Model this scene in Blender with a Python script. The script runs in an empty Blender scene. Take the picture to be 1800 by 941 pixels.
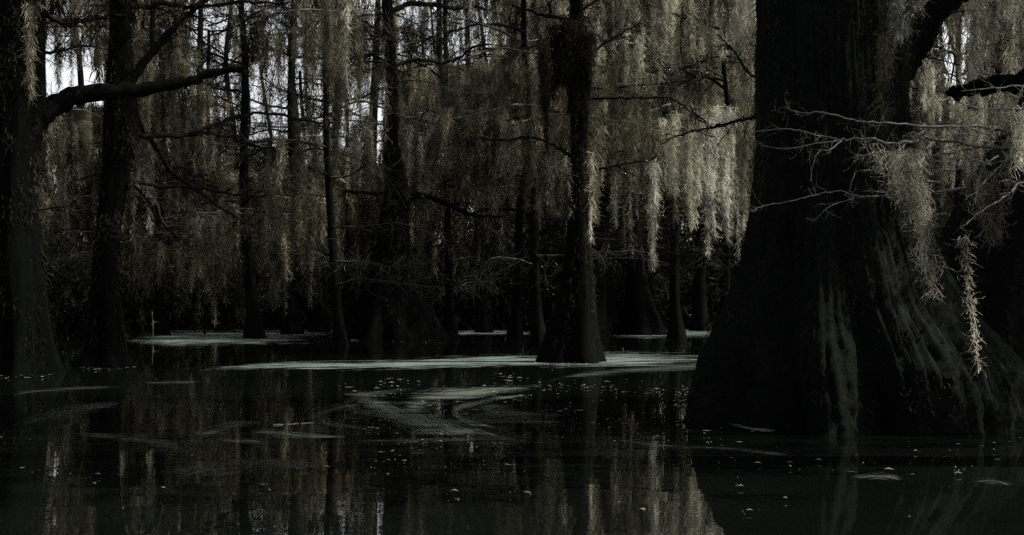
import bpy, math, random
import numpy as np
from mathutils import Vector

rng = np.random.default_rng(7)
random.seed(7)
F, CX, HY, CH = 2200.0, 900.0, 535.0, 1.2      # focal length, centre, horizon, eye height: the surveyed camera
SC = bpy.context.scene
COL = SC.collection

def W(px, py, D):
    return np.array([(px - CX) / F * D, D, CH + (HY - py) / F * D])
def water_at(px, py):
    D = CH * F / (py - HY)
    return np.array([(px - CX) / F * D, D])

# ---------------------------------------------------------------- mesh helpers
class MB:
    def __init__(s): s.v = []; s.f4 = []; s.f3 = []; s.n = 0; s.attr = []
    def add(s, v, f):
        v = np.asarray(v, float).reshape(-1, 3); f = np.asarray(f, int)
        if len(v) == 0: return s
        (s.f4 if f.shape[1] == 4 else s.f3).append(f + s.n); s.v.append(v); s.n += len(v)
        return s
    def merge(s, o, loc=(0, 0, 0), rz=0.0, sc=1.0):
        c, q = math.cos(rz), math.sin(rz)
        R = np.array([[c, q, 0], [-q, c, 0], [0, 0, 1]]) * sc
        base = s.n
        for v in o.v: s.v.append(v @ R + np.array(loc)); s.n += len(v)
        for f in o.f4: s.f4.append(f + base)
        for f in o.f3: s.f3.append(f + base)
        return s
    def mesh(s, name, mat, smooth=True):
        me = bpy.data.meshes.new(name)
        v = np.concatenate(s.v) if s.v else np.zeros((0, 3))
        f4 = np.concatenate(s.f4) if s.f4 else np.zeros((0, 4), int)
        f3 = np.concatenate(s.f3) if s.f3 else np.zeros((0, 3), int)
        me.vertices.add(len(v)); me.vertices.foreach_set('co', v.astype(np.float32).ravel())
        nl = f4.size + f3.size
        me.loops.add(nl); me.loops.foreach_set('vertex_index', np.concatenate([f4.ravel(), f3.ravel()]).astype(np.int32))
        me.polygons.add(len(f4) + len(f3))
        st = np.concatenate([np.arange(len(f4)) * 4, f4.size + np.arange(len(f3)) * 3]).astype(np.int32)
        me.polygons.foreach_set('loop_start', st)
        if smooth: me.polygons.foreach_set('use_smooth', np.ones(len(st), bool))
        me.update(calc_edges=True); me.validate(clean_customdata=False)
        me.materials.append(mat)
        return me
    def obj(s, name, mat, parent=None, smooth=True, loc=None):
        o = bpy.data.objects.new(name, s.mesh(name, mat, smooth)); COL.objects.link(o)
        if parent is not None: o.parent = parent
        if loc is not None: o.location = loc
        return o

def tag(o, label=None, cat=None, group=None, kind=None):
    if label: o['label'] = label
    if cat: o['category'] = cat
    if group: o['group'] = group
    if kind: o['kind'] = kind
    return o
def empty(name, loc=(0, 0, 0)):
    o = bpy.data.objects.new(name, None); COL.objects.link(o); o.location = loc; o.empty_display_size = .3
    return o

def nrm(a): return a / np.maximum(np.linalg.norm(a, axis=-1, keepdims=True), 1e-9)

def tubes(P, R, sides=3):
    """P (n,k,3) polylines, R (n,k) radii"""
    P = np.asarray(P, float); R = np.asarray(R, float); n, k, _ = P.shape
    d = nrm(P[:, -1] - P[:, 0]); ref = rng.normal(size=(n, 3))
    u = nrm(np.cross(d, ref)); w = np.cross(d, u)
    a = np.arange(sides) / sides * 2 * math.pi
    V = P[:, :, None] + R[:, :, None, None] * (np.cos(a)[None, None, :, None] * u[:, None, None] + np.sin(a)[None, None, :, None] * w[:, None, None])
    idx = np.arange(n * k * sides).reshape(n, k, sides); nx = np.roll(idx, -1, axis=2)
    Fc = np.stack([idx[:, :-1], nx[:, :-1], nx[:, 1:], idx[:, 1:]], -1).reshape(-1, 4)
    return V.reshape(-1, 3), Fc

def smooth_line(pts, n):
    """Catmull-Rom resample"""
    p = np.asarray(pts, float); m = len(p)
    if m == 2: 
        t = np.linspace(0, 1, n)[:, None]; return p[0] * (1 - t) + p[1] * t
    q = np.vstack([2 * p[0] - p[1], p, 2 * p[-1] - p[-2]])
    t = np.linspace(0, m - 1 - 1e-6, n); i = t.astype(int); u = (t - i)[:, None]
    a, b, c, d = q[i], q[i + 1], q[i + 2], q[i + 3]
    return .5 * ((2 * b) + (-a + c) * u + (2 * a - 5 * b + 4 * c - d) * u ** 2 + (-a + 3 * b - 3 * c + d) * u ** 3)

def limb(mb, pts, r0, r1, sides=8, n=None, rough=.12):
    """a bent tapering limb with properly carried frames"""
    n = n or max(8, len(pts) * 5); P = smooth_line(pts, n)
    P[1:-1] += rng.normal(size=(n - 2, 3)) * min(r0, .05) * .35; rough = rough if r0 < .1 else .09
    t = np.linspace(0, 1, n); R = r0 * (1 - t) + r1 * t
    T = nrm(np.gradient(P, axis=0)); u = nrm(np.cross(T[0], [.3, .2, .93])); V = []
    a = np.arange(sides) / sides * 2 * math.pi
    for i in range(n):
        u = nrm(u - T[i] * (u @ T[i])); w = np.cross(T[i], u)
        rr = R[i] * (1 + rough * rng.normal(size=sides))
        V.append(P[i] + rr[:, None] * (np.cos(a)[:, None] * u + np.sin(a)[:, None] * w))
    V = np.concatenate(V); idx = np.arange(n * sides).reshape(n, sides); nx = np.roll(idx, -1, 1)
    mb.add(V, np.stack([idx[:-1], nx[:-1], nx[1:], idx[1:]], -1).reshape(-1, 4))
    return P, R

def spray(mb, P, R, n2=14, L2=1.0, n3=6, L3=.35, r2=.01, r3=.005, droop=-.1, start=.15, kink=.22):
    """side branches and twigs along limb P"""
    m = len(P); i = (start * m + rng.random(n2) * (1 - start) * (m - 1)).astype(int).clip(0, m - 2)
    T = nrm(P[i + 1] - P[i]); side = nrm(np.cross(T, [0, 0, 1]) + rng.normal(size=(n2, 3)) * .35) * rng.choice([-1, 1], n2)[:, None]
    d = nrm(side + T * .8 + np.array([0, 0, 1]) * rng.normal(droop, .45, (n2, 1)))
    k = 7; L = L2 * rng.uniform(.4, 1.2, n2) * (1 - .5 * i / m)
    def poly(o, d, L, k):
        n = len(o); st = np.repeat(d[:, None], k - 1, 1) + np.cumsum(rng.normal(size=(n, k - 1, 3)) * kink, 1)
        st = nrm(st) * (L / (k - 1))[:, None, None]
        return np.concatenate([o[:, None], o[:, None] + np.cumsum(st, 1)], 1)
    A = poly(P[i], d, L, k); rr = np.minimum(r2, R[i] * .8)[:, None] * np.linspace(1, .45, k)[None]
    mb.add(*tubes(A, rr, 4))
    if n3:
        j = np.repeat(np.arange(n2), n3); q = rng.integers(1, k - 1, len(j)); o = A[j, q]
        T2 = nrm(A[j, q + 1] - A[j, q]); d3 = nrm(T2 * .6 + rng.normal(size=(len(j), 3)) * .7)
        B = poly(o, d3, L3 * rng.uniform(.4, 1.3, len(j)), 5)
        mb.add(*tubes(B, r3 * np.linspace(1, .5, 5)[None].repeat(len(j), 0), 3))
    return A

def ribbons(mb, O, L, w, segs=3, curl=.05, spread=.0, d0=None):
    """hanging threads of moss starting at O (n,3)"""
    n = len(O); st = np.zeros((n, segs, 3)); st[:, :, 2] = -1
    if d0 is not None: st += d0[:, None] * np.linspace(1, 0, segs)[None, :, None]
    st += np.cumsum(rng.normal(size=(n, segs, 3)) * curl, 1)
    st = nrm(st) * (np.asarray(L) / segs)[:, None, None]
    P = np.concatenate([O[:, None], O[:, None] + np.cumsum(st, 1)], 1)
    a = rng.random(n) * 2 * math.pi; s = np.stack([np.cos(a), np.sin(a), rng.normal(0, .25, n)], 1)
    taper = np.concatenate([[.7], np.ones(max(segs - 1, 0)), [.25]])
    off = s[:, None] * (np.asarray(w)[:, None] * taper[None])[:, :, None] * .5
    V = np.stack([P - off, P + off], 2); idx = np.arange(n * (segs + 1) * 2).reshape(n, segs + 1, 2)
    Fc = np.stack([idx[:, :-1, 0], idx[:, :-1, 1], idx[:, 1:, 1], idx[:, 1:, 0]], -1).reshape(-1, 4)
    mb.add(V.reshape(-1, 3), Fc); return P

def tail(mb, o, L, w, dens=260, tw=.016, curl=.6, segs=4, sl=.26):
    """one beard of spanish moss hanging from o"""
    n = max(12, int(L * w * dens)); t = rng.random(n) ** 1.15
    ph = rng.random(3) * 6
    prof = (.5 + .5 * (1 - t)) * (1 + .3 * np.sin(t * 9 + ph[0])) * np.sqrt(np.clip(1.02 - t, 0, 1)) * .9
    a = rng.random(n) * 2 * math.pi; r = w * .5 * prof * np.sqrt(rng.random(n))
    ax = .05 * L * np.sin(t * 3 + ph[1]) * .4
    O = np.stack([o[0] + ax + np.cos(a) * r, o[1] + np.sin(a) * r, o[2] - t * L], 1)
    ribbons(mb, O, sl * rng.uniform(.5, 1.4, n) * min(1, .5 + L * .3), tw * rng.uniform(.6, 1.4, n), segs, curl,
            d0=np.stack([np.cos(a), np.sin(a), np.zeros(n)], 1) * rng.uniform(0, .55, n)[:, None])

# ---------------------------------------------------------------- materials
def newmat(name):
    m = bpy.data.materials.new(name); m.use_nodes = True; nt = m.node_tree; nt.nodes.clear()
    return m, nt.nodes, nt.links
def noise(N, L, vec, scale, detail=4, rough=.55, mapscale=None):
    t = N.new('ShaderNodeTexNoise'); t.inputs['Scale'].default_value = scale; t.inputs['Detail'].default_value = detail; t.inputs['Roughness'].default_value = rough
    if mapscale:
        mp = N.new('ShaderNodeMapping'); mp.inputs['Scale'].default_value = mapscale; L.new(vec, mp.inputs[0]); vec = mp.outputs[0]
    L.new(vec, t.inputs['Vector']); return t.outputs['Fac']
def ramp(N, L, fac, stops):
    r = N.new('ShaderNodeValToRGB'); e = r.color_ramp.elements
    while len(e) < len(stops): e.new(.5)
    for el, (p, c) in zip(e, stops): el.position = p; el.color = (*c, 1) if len(c) == 3 else c
    L.new(fac, r.inputs[0]); return r.outputs[0]
def mixc(N, L, fac, a, b, mode='MIX'):
    m = N.new('ShaderNodeMix'); m.data_type = 'RGBA'; m.blend_type = mode
    for i, s in ((0, fac), (6, a), (7, b)):
        if hasattr(s, 'links'): L.new(s, m.inputs[i])
        else: m.inputs[i].default_value = s if i == 0 else (*s, 1)
    return m.outputs[2]

def bark_mat(name, lo, hi, lichen, amt, zs=.35, sc=7, lump=0):
    m, N, L = newmat(name); tc = N.new('ShaderNodeTexCoord'); v = tc.outputs['Object']
    n1 = noise(N, L, v, sc, 8, .7, (1, 1, zs * .4)); n2 = noise(N, L, v, 1.3, 5, .6); n3 = noise(N, L, v, sc * 3, 5, .7)
    c = ramp(N, L, n1, [(.3, lo), (.52, tuple((a + b) / 2 for a, b in zip(lo, hi))), (.75, hi)])
    mk = N.new('ShaderNodeMath'); mk.operation = 'MULTIPLY'; L.new(n2, mk.inputs[0]); L.new(n3, mk.inputs[1])
    fa = ramp(N, L, mk.outputs[0], [(.27, (0, 0, 0)), (.36, (amt, amt, amt))])
    c = mixc(N, L, fa, c, lichen)
    p = N.new('ShaderNodeBsdfPrincipled'); L.new(c, p.inputs['Base Color']); p.inputs['Roughness'].default_value = .95
    p.inputs['Specular IOR Level'].default_value = .05
    b = N.new('ShaderNodeBump'); b.inputs['Strength'].default_value = .9; b.inputs['Distance'].default_value = .05
    L.new(n1, b.inputs['Height']); L.new(b.outputs[0], p.inputs['Normal'])
    o = N.new('ShaderNodeOutputMaterial'); L.new(p.outputs[0], o.inputs[0]); return m
def moss_mat(name, a, b, c3):
    m, N, L = newmat(name); tc = N.new('ShaderNodeTexCoord'); g = N.new('ShaderNodeNewGeometry')
    n1 = noise(N, L, g.outputs['Position'], .7, 4, .65, (1, 1, .35)); n2 = noise(N, L, g.outputs['Position'], 3.2, 4, .7, (1, 1, .3))
    col = ramp(N, L, n1, [(.36, a), (.5, b), (.64, c3)])
    col = mixc(N, L, 1.0, col, ramp(N, L, n2, [(.38, (.12, .12, .11)), (.5, (.7, .7, .7)), (.6, (1.35, 1.35, 1.35))]), 'MULTIPLY')
    d = N.new('ShaderNodeBsdfDiffuse'); t = N.new('ShaderNodeBsdfTranslucent'); L.new(col, d.inputs[0]); L.new(col, t.inputs[0])
    mx = N.new('ShaderNodeMixShader'); mx.inputs[0].default_value = .36; L.new(d.outputs[0], mx.inputs[1]); L.new(t.outputs[0], mx.inputs[2])
    o = N.new('ShaderNodeOutputMaterial'); L.new(mx.outputs[0], o.inputs[0]); return m

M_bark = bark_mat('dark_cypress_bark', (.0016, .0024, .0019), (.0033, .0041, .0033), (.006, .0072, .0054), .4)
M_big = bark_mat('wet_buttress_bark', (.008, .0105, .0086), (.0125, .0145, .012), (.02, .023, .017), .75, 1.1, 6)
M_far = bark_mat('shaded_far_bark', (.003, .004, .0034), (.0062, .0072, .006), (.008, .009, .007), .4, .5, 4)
M_twig = bark_mat('pale_dead_twig', (.10, .10, .09), (.36, .36, .32), (.42, .42, .38), .5, 1, 12)
M_mtwig = bark_mat('lit_grey_twig', (.03, .03, .026), (.10, .10, .085), (.14, .14, .12), .5, 1, 12)  # paler copy of the dark twig, sunlight on twigs put into the colour
M_dtwig = bark_mat('dark_twig', (.006, .006, .005), (.02, .018, .016), (.05, .05, .042), .4, 1, 12)
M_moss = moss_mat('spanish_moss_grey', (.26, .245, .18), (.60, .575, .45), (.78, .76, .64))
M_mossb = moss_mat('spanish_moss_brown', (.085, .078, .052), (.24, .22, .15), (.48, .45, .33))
M_mossd = moss_mat('spanish_moss_dark', (.02, .019, .015), (.045, .04, .03), (.08, .075, .055))  # dark copy of the moss, shade on moss masses put into the colour
M_mossp = moss_mat('spanish_moss_pale', (.50, .48, .38), (.68, .66, .55), (.78, .76, .66))  # palest copy of the moss, sunlight on bright beards put into the colour
M_shrub = moss_mat('dark_understorey_leaf', (.04, .050, .041), (.06, .07, .058), (.085, .095, .075))

# ---------------------------------------------------------------- world, sun, camera
SUN_AZ, SUN_EL = 92.0, 52.0     # degrees right of the viewing direction, height
w = bpy.data.worlds.new('World'); SC.world = w; w.use_nodes = True
N, L = w.node_tree.nodes, w.node_tree.links; N.clear()
sky = N.new('ShaderNodeTexSky'); sky.sky_type = 'NISHITA'; sky.sun_disc = False
sky.sun_elevation = math.radians(SUN_EL); sky.sun_rotation = math.radians(SUN_AZ)
sky.air_density = 1.0; sky.dust_density = 3.0; sky.ozone_density = 1.0
hs = N.new('ShaderNodeHueSaturation'); hs.inputs['Saturation'].default_value = .22
bg = N.new('ShaderNodeBackground'); bg.inputs[1].default_value = .15
wo = N.new('ShaderNodeOutputWorld'); L.new(sky.outputs[0], hs.inputs['Color']); hs.inputs['Value'].default_value = 2.1
# high thin haze: the sky is brighter low down than overhead
tcw = N.new('ShaderNodeTexCoord'); sx_ = N.new('ShaderNodeSeparateXYZ'); L.new(tcw.outputs['Generated'], sx_.inputs[0])
hz = ramp(N, L, sx_.outputs[2], [(.0, (1, 1, 1)), (.30, (.8, .8, .8)), (.6, (.25, .25, .25)), (1, (.18, .18, .18))])
mm = N.new('ShaderNodeMix'); mm.data_type = 'RGBA'; mm.blend_type = 'MULTIPLY'; mm.inputs[0].default_value = 1; L.new(hs.outputs[0], mm.inputs[6]); L.new(hz, mm.inputs[7])
hs2 = mm.outputs[2]; L.new(hs2, bg.inputs[0]); L.new(bg.outputs[0], wo.inputs[0])
sl = bpy.data.lights.new('sun', 'SUN'); sl.energy = 5.0; sl.angle = math.radians(.5); sl.color = (1, .94, .84)
so = bpy.data.objects.new('sun', sl); COL.objects.link(so)
sd = Vector((math.sin(math.radians(SUN_AZ)) * math.cos(math.radians(SUN_EL)), math.cos(math.radians(SUN_AZ)) * math.cos(math.radians(SUN_EL)), math.sin(math.radians(SUN_EL))))
so.rotation_euler = sd.to_track_quat('Z', 'Y').to_euler(); so.location = (20, 10, 30)

cd = bpy.data.cameras.new('camera'); cam = bpy.data.objects.new('camera', cd); COL.objects.link(cam); SC.camera = cam
cam.location = (0, 0, CH); cam.rotation_euler = (math.radians(90), 0, 0)
cd.sensor_width = 36; cd.lens = F / 1800 * 36; cd.shift_y = (HY - 470.5) / 1800; cd.clip_end = 3000; cd.clip_start = .05

# ---------------------------------------------------------------- water and ground
def grid(x0, x1, y0, y1, nx, ny, zf):
    x = np.linspace(x0, x1, nx); y = np.linspace(y0, y1, ny); X, Y = np.meshgrid(x, y); Z = zf(X, Y)
    V = np.stack([X, Y, Z], -1).reshape(-1, 3); i = np.arange(nx * ny).reshape(ny, nx)
    return V, np.stack([i[:-1, :-1], i[:-1, 1:], i[1:, 1:], i[1:, :-1]], -1).reshape(-1, 4)
m, N, L = newmat('murky_swamp_water'); tc = N.new('ShaderNodeTexCoord'); v = tc.outputs['Object']
p = N.new('ShaderNodeBsdfPrincipled'); p.inputs['Roughness'].default_value = .008; p.inputs['IOR'].default_value = 1.33
c = ramp(N, L, noise(N, L, v, .35, 4), [(.35, (.003, .0042, .0035)), (.7, (.0055, .0068, .0052))]); L.new(c, p.inputs['Base Color'])
b = N.new('ShaderNodeBump'); b.inputs['Strength'].default_value = .5; b.inputs['Distance'].default_value = .0035
L.new(noise(N, L, v, 1.6, 3, .5, (.5, 1.3, 1)), b.inputs['Height']); L.new(b.outputs[0], p.inputs['Normal'])
o = N.new('ShaderNodeOutputMaterial'); L.new(p.outputs[0], o.inputs[0]); M_water = m
tag(MB().add(*grid(-500, 500, -60, 900, 3, 3, lambda X, Y: X * 0)).obj('water', M_water), kind='structure')
M_mud = bark_mat('black_leaf_mud', (.006, .006, .005), (.03, .026, .018), (.05, .045, .03), .4, 1, 2)
def bedz(X, Y):
    t = np.clip((Y - 60 - 2.5 * np.sin(X * .21) - 1.3 * np.sin(X * .53 + 1)) / 9, 0, 1); t = t * t * (3 - 2 * t)
    return -1.2 + t * 1.9 + .12 * np.sin(X * 1.1) * np.cos(Y * .9) * t
tag(MB().add(*grid(-160, 160, -60, 120, 260, 150, bedz)).add(*grid(-900, 900, 119.9, 1500, 4, 4, lambda X, Y: X * 0 + .68)).obj('ground', M_mud), kind='structure')

# ---------------------------------------------------------------- trees
def trunk_mesh(prof, D, ztop=20.0, flutes=0, famp=0.0, nphi=20, nz=60, zbase=-.5, seed=0, dyfac=0.0, rough=.05, r_top=.6, tilt=0.0):
    """prof: list of (row, centre, half width) measured on the trunk at distance D, from the waterline up"""
    r_ = np.random.default_rng(seed)
    z = np.array([CH + (HY - a[0]) / F * D for a in prof]); x = np.array([(a[1] - CX) / F * D for a in prof]); R = np.array([a[2] / F * D for a in prof])
    o = np.argsort(z); z, x, R = z[o], x[o], R[o]
    slope = (x[-1] - x[-2]) / (z[-1] - z[-2])
    z = np.concatenate([[zbase], z, [ztop]]); x = np.concatenate([[x[0]], x, [x[-1] + slope * (ztop - z[-1])]])
    R = np.concatenate([[R[0] * 1.08], R, [R[-1] * r_top]])
    h = zbase + (ztop - zbase) * (np.linspace(0, 1, nz) ** 1.5)
    xs, rs = np.interp(h, z, x), np.interp(h, z, R)
    for _ in range(2):
        xs[1:-1] = (xs[:-2] + xs[1:-1] * 2 + xs[2:]) / 4; rs[1:-1] = (rs[:-2] + rs[1:-1] * 2 + rs[2:]) / 4
    ph = np.arange(nphi) / nphi * 2 * math.pi
    x0 = np.interp(0, h, xs); V = np.zeros((nz, nphi, 3)); a = r_.random(8) * 6.28
    fl = np.exp(-np.clip(h, 0, None) / 1.7)
    rd = r_.normal(size=nphi)
    for i in range(nz):
        rd = .93 * rd + .37 * r_.normal(size=nphi)
        tw = .12 * math.sin(h[i] * .6 + a[0])
        s = np.zeros(nphi)
        if flutes:
            s = (np.abs(np.cos((ph + tw) * flutes / 2 + a[1])) ** .8 - .62) + .4 * np.sin((ph + tw) * (flutes * .6 // 1 + 1) + a[2]) + .25 * np.sin(ph * (flutes + 3) + a[3])
        rr = rs[i] * (1 + famp * (fl[i] * 1.0 + .13) * s * .8 + rough * rd * .6 + .04 * np.sin(3 * ph + h[i] + a[4]))
        V[i, :, 0] = xs[i] + rr * np.cos(ph); V[i, :, 1] = D + dyfac * h[i] + rr * np.sin(ph); V[i, :, 2] = h[i]
    V[:, :, 0] -= x0; V[:, :, 1] -= D
    idx = np.arange(nz * nphi).reshape(nz, nphi); nx = np.roll(idx, -1, 1)
    mb = MB().add(V.reshape(-1, 3), np.stack([idx[:-1], nx[:-1], nx[1:], idx[1:]], -1).reshape(-1, 4))
    return mb, x0, (h, xs, rs)

def crown_mesh(R, z0, z1, n=14, L=2.6, cx=0, cy=0, needles=True):
    mb = MB()
    for k in range(n):
        z = random.uniform(z0, z1); a = random.uniform(0, 6.28); s = L * random.uniform(.6, 1.2)
        P0 = np.array([cx, cy, z]); P1 = P0 + np.array([math.cos(a) * s * .5, math.sin(a) * s * .5, .25 * s * random.uniform(-.2, 1)])
        P2 = P0 + np.array([math.cos(a) * s, math.sin(a) * s, .35 * s * random.uniform(-.6, 1)])
        P, rr = limb(mb, [P0, P1, P2], .05, .012, 5, 9)
        spray(mb, P, rr, 12, s * .45, 9, .5, .014, .007)
    return mb

class Tree:
    def __init__(s, name, label, cat, prof, D, mat=M_bark, group=None, **k):
        mb, x0, s.info = trunk_mesh(prof, D, **k)
        s.D = D; s.loc = np.array([x0, D, 0.0]); s.root = tag(empty(name, tuple(s.loc)), label, cat, group)
        s.mbv = mb.v; s.trunk = mb.obj('trunk', mat, s.root)
    def branch(s, pts, r0, r1, mat=M_dtwig, D=None, D1=None, n2=10, L2=.9, n3=5, L3=.3, r2=.011, r3=.006, sides=7, name='branch', kink=.22):
        """pts measured as (column, row) at distance D (running to D1 at the tip)"""
        D = D or s.D; D1 = D1 or D; k = len(pts)
        P = [W(a, b, D + (D1 - D) * i / max(1, k - 1)) - s.loc for i, (a, b) in enumerate(pts)]
        mb = MB(); PP, R = limb(mb, P, r0 / F * D, r1 / F * D1, sides)
        if n2: spray(mb, PP, R, n2, L2, n3, L3, r2, r3, kink=kink)
        mb.obj(name, mat, s.root); return PP + s.loc

near = []
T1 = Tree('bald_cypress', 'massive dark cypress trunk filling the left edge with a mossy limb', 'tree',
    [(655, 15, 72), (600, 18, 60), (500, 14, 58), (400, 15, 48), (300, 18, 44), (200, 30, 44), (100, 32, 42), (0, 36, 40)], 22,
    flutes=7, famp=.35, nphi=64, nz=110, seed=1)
T1.branch([(30, 245), (62, 212), (95, 186), (140, 168), (190, 160), (250, 158), (330, 142), (372, 130), (430, 118)], 24, 5, M_bark, 22, 23.5, n2=22, L2=.9, sides=10)
T1.branch([(60, 10), (110, 40), (150, 38), (190, 28), (240, 30)], 5, 2, D1=24, n2=26, L2=1.0, n3=8)
T1.branch([(50, 100), (90, 92), (125, 85), (160, 78)], 4, 1.5, D1=23, n2=22, L2=.6, n3=8)
T2 = Tree('bald_cypress', 'dark leaning cypress trunk, second from the left, crossed by a thick limb', 'tree',
    [(645, 188, 46), (620, 184, 34), (560, 184, 24), (480, 184, 22), (400, 189, 20), (314, 202, 24), (250, 212, 29), (200, 214, 29), (140, 212, 22), (60, 212, 18), (0, 211, 17)], 24.4,
    flutes=5, famp=.3, nphi=40, nz=110, seed=2)
T2.branch([(225, 150), (262, 100), (300, 55), (345, 12), (400, -20), (450, -40)], 8, 3, n2=16, L2=1.3)
T2.branch([(215, 12), (290, 8), (350, 12), (420, 4), (500, 6)], 5, 2, n2=18, L2=1.2)
T2.branch([(225, 240), (320, 238), (360, 225), (420, 205), (480, 200), (560, 216), (600, 212)], 5, 1.5, D1=28, n2=20, L2=.9)
T2.branch([(320, 238), (360, 233), (420, 246), (470, 262)], 3, 1, D=25, D1=26, n2=12, L2=.6)
T2.branch([(215, 316), (290, 328), (350, 331), (420, 342), (478, 345)], 4, 1.2, n2=16, L2=.7)
T2.branch([(215, 308), (255, 346), (285, 392), (340, 440)], 3.2, 1.2, n2=12, L2=.4, mat=M_dtwig)
T2.branch([(255, 346), (272, 352), (285, 385), (296, 400)], 1.6, .8, n2=8, L2=.25, mat=M_twig, r2=.006, r3=.004)
T2.branch([(225, 180), (258, 235), (300, 300), (325, 320), (390, 366), (450, 400)], 5, 1.6, D1=26, n2=18, L2=.8)
T3 = Tree('bald_cypress', 'dark cypress left of centre with a broad swollen foot in the water', 'tree',
    [(597, 700, 78), (580, 699, 70), (540, 694, 55), (500, 690, 42), (450, 690, 34), (400, 693, 27), (335, 700, 21), (250, 687, 12), (150, 688, 10), (80, 686, 9.5), (0, 680, 9.5)], 42.6,
    flutes=7, famp=.3, nphi=48, nz=90, seed=3)
T3.branch([(690, 20), (722, 6), (760, 8), (800, 16), (840, 13), (880, 26)], 5, 1.5, n2=30, L2=1.7, n3=8, L3=.6, r2=.02, r3=.01)
T3.branch([(690, 118), (730, 106), (775, 111), (805, 103), (832, 84), (862, 78), (900, 86), (935, 88)], 3.5, 1, n2=26, L2=1.4, n3=7, L3=.5, r2=.018, r3=.01)
T3.branch([(686, 112), (650, 96), (615, 102), (598, 72)], 3, 1, n2=26, L2=1.5, n3=8, L3=.5, r2=.018, r3=.01)
T3.branch([(684, 60), (650, 45), (620, 20), (600, -10)], 3, 1, n2=22, L2=1.5, n3=8, L3=.5, r2=.018, r3=.01)
T3.branch([(700, 346), (750, 346), (792, 362), (830, 378), (885, 380)], 7, 2, M_bark, n2=12, L2=1, r2=.018)
T3.branch([(700, 340), (620, 338), (540, 330), (470, 325)], 4, 1, n2=20, L2=1.2, r2=.018)
T3.branch([(680, 470), (640, 461), (590, 457), (540, 438), (450, 414)], 3, 1.2, n2=24, L2=1.3, n3=7, L3=.6, r2=.014, r3=.009, mat=M_twig)
T4 = Tree('bald_cypress', 'tall dark cypress at centre with flared foot between the water films', 'tree',
    [(638, 1004, 58), (615, 1004, 50), (580, 1006, 42), (520, 1014, 31), (450, 1016, 22), (400, 1015, 18), (314, 1016, 13.5), (250, 1018, 14), (170, 1018, 16), (90, 1012, 16), (40, 1014, 12), (0, 1014, 11)], 25.9,
    flutes=6, famp=.28, nphi=48, nz=110, seed=4)
T4.branch([(1010, 285), (1000, 272), (972, 256), (932, 241), (880, 247), (835, 243), (808, 252)], 3.2, 1, n2=22, L2=.8, r2=.009, r3=.006)
T4.branch([(1020, 172), (1090, 173), (1132, 172), (1178, 174), (1215, 196), (1242, 216)], 3, 1.2, n2=14, L2=.7)
T4.branch([(1020, 300), (1060, 296), (1100, 288), (1145, 282)], 3, 1, n2=12, L2=.6)
T4.branch([(1014, 36), (965, 30), (930, 18), (900, 12)], 3.5, 1.2, n2=18, L2=.9)
T4.branch([(1018, 20), (1045, 4), (1090, -20)], 3, 1.2, n2=12, L2=.9)
T4.branch([(1025, 105), (1070, 72), (1108, 50), (1130, 40)], 2.6, 1, n2=14, L2=.8)
T5 = Tree('bald_cypress', 'slim cypress right of centre whose wide dark foot stands far back in the water', 'tree',
    [(589, 1128, 44), (565, 1126, 34), (520, 1121, 22), (460, 1117, 14), (380, 1113, 10), (300, 1112, 9), (150, 1110, 8), (60, 1106, 7), (0, 1104, 6)], 49,
    flutes=6, famp=.25, nphi=32, nz=70, seed=5)
T5.branch([(1108, 118), (1145, 135), (1172, 152), (1200, 166), (1222, 200)], 3, 1, n2=20, L2=1.5, r2=.018, r3=.01)
T5b = Tree('bald_cypress', 'thin dark trunk leaning to the right just behind the tall centre cypress', 'tree',
    [(592, 1034, 34), (540, 1040, 24), (450, 1052, 16), (300, 1063, 13), (200, 1070, 13), (150, 1076, 13), (60, 1106, 8), (0, 1122, 6)], 46,
    flutes=5, famp=.2, nphi=28, nz=70, seed=6, r_top=.3)
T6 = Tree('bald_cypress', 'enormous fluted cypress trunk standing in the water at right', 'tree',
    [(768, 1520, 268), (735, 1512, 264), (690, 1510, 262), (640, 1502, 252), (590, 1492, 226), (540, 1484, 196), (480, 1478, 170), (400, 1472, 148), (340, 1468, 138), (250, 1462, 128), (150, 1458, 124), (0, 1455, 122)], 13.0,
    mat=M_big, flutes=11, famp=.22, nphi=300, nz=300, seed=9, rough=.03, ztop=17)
T6.branch([(1500, 160), (1560, 125), (1610, 70), (1650, 15), (1720, -30)], 44, 14, M_bark, 13, 14, n2=14, L2=.8, sides=12)
T6.branch([(1345, 202), (1320, 207), (1285, 216), (1245, 226), (1205, 234), (1165, 252)], 3.5, 1.2, D=13, D1=15, n2=16, L2=.45, n3=5, L3=.2, r2=.006, r3=.003)
T6.branch([(1345, 150), (1310, 120), (1290, 90), (1260, 60)], 3, 1, D=13, D1=14, n2=12, L2=.4, n3=5, L3=.2, r2=.006, r3=.003)
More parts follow.
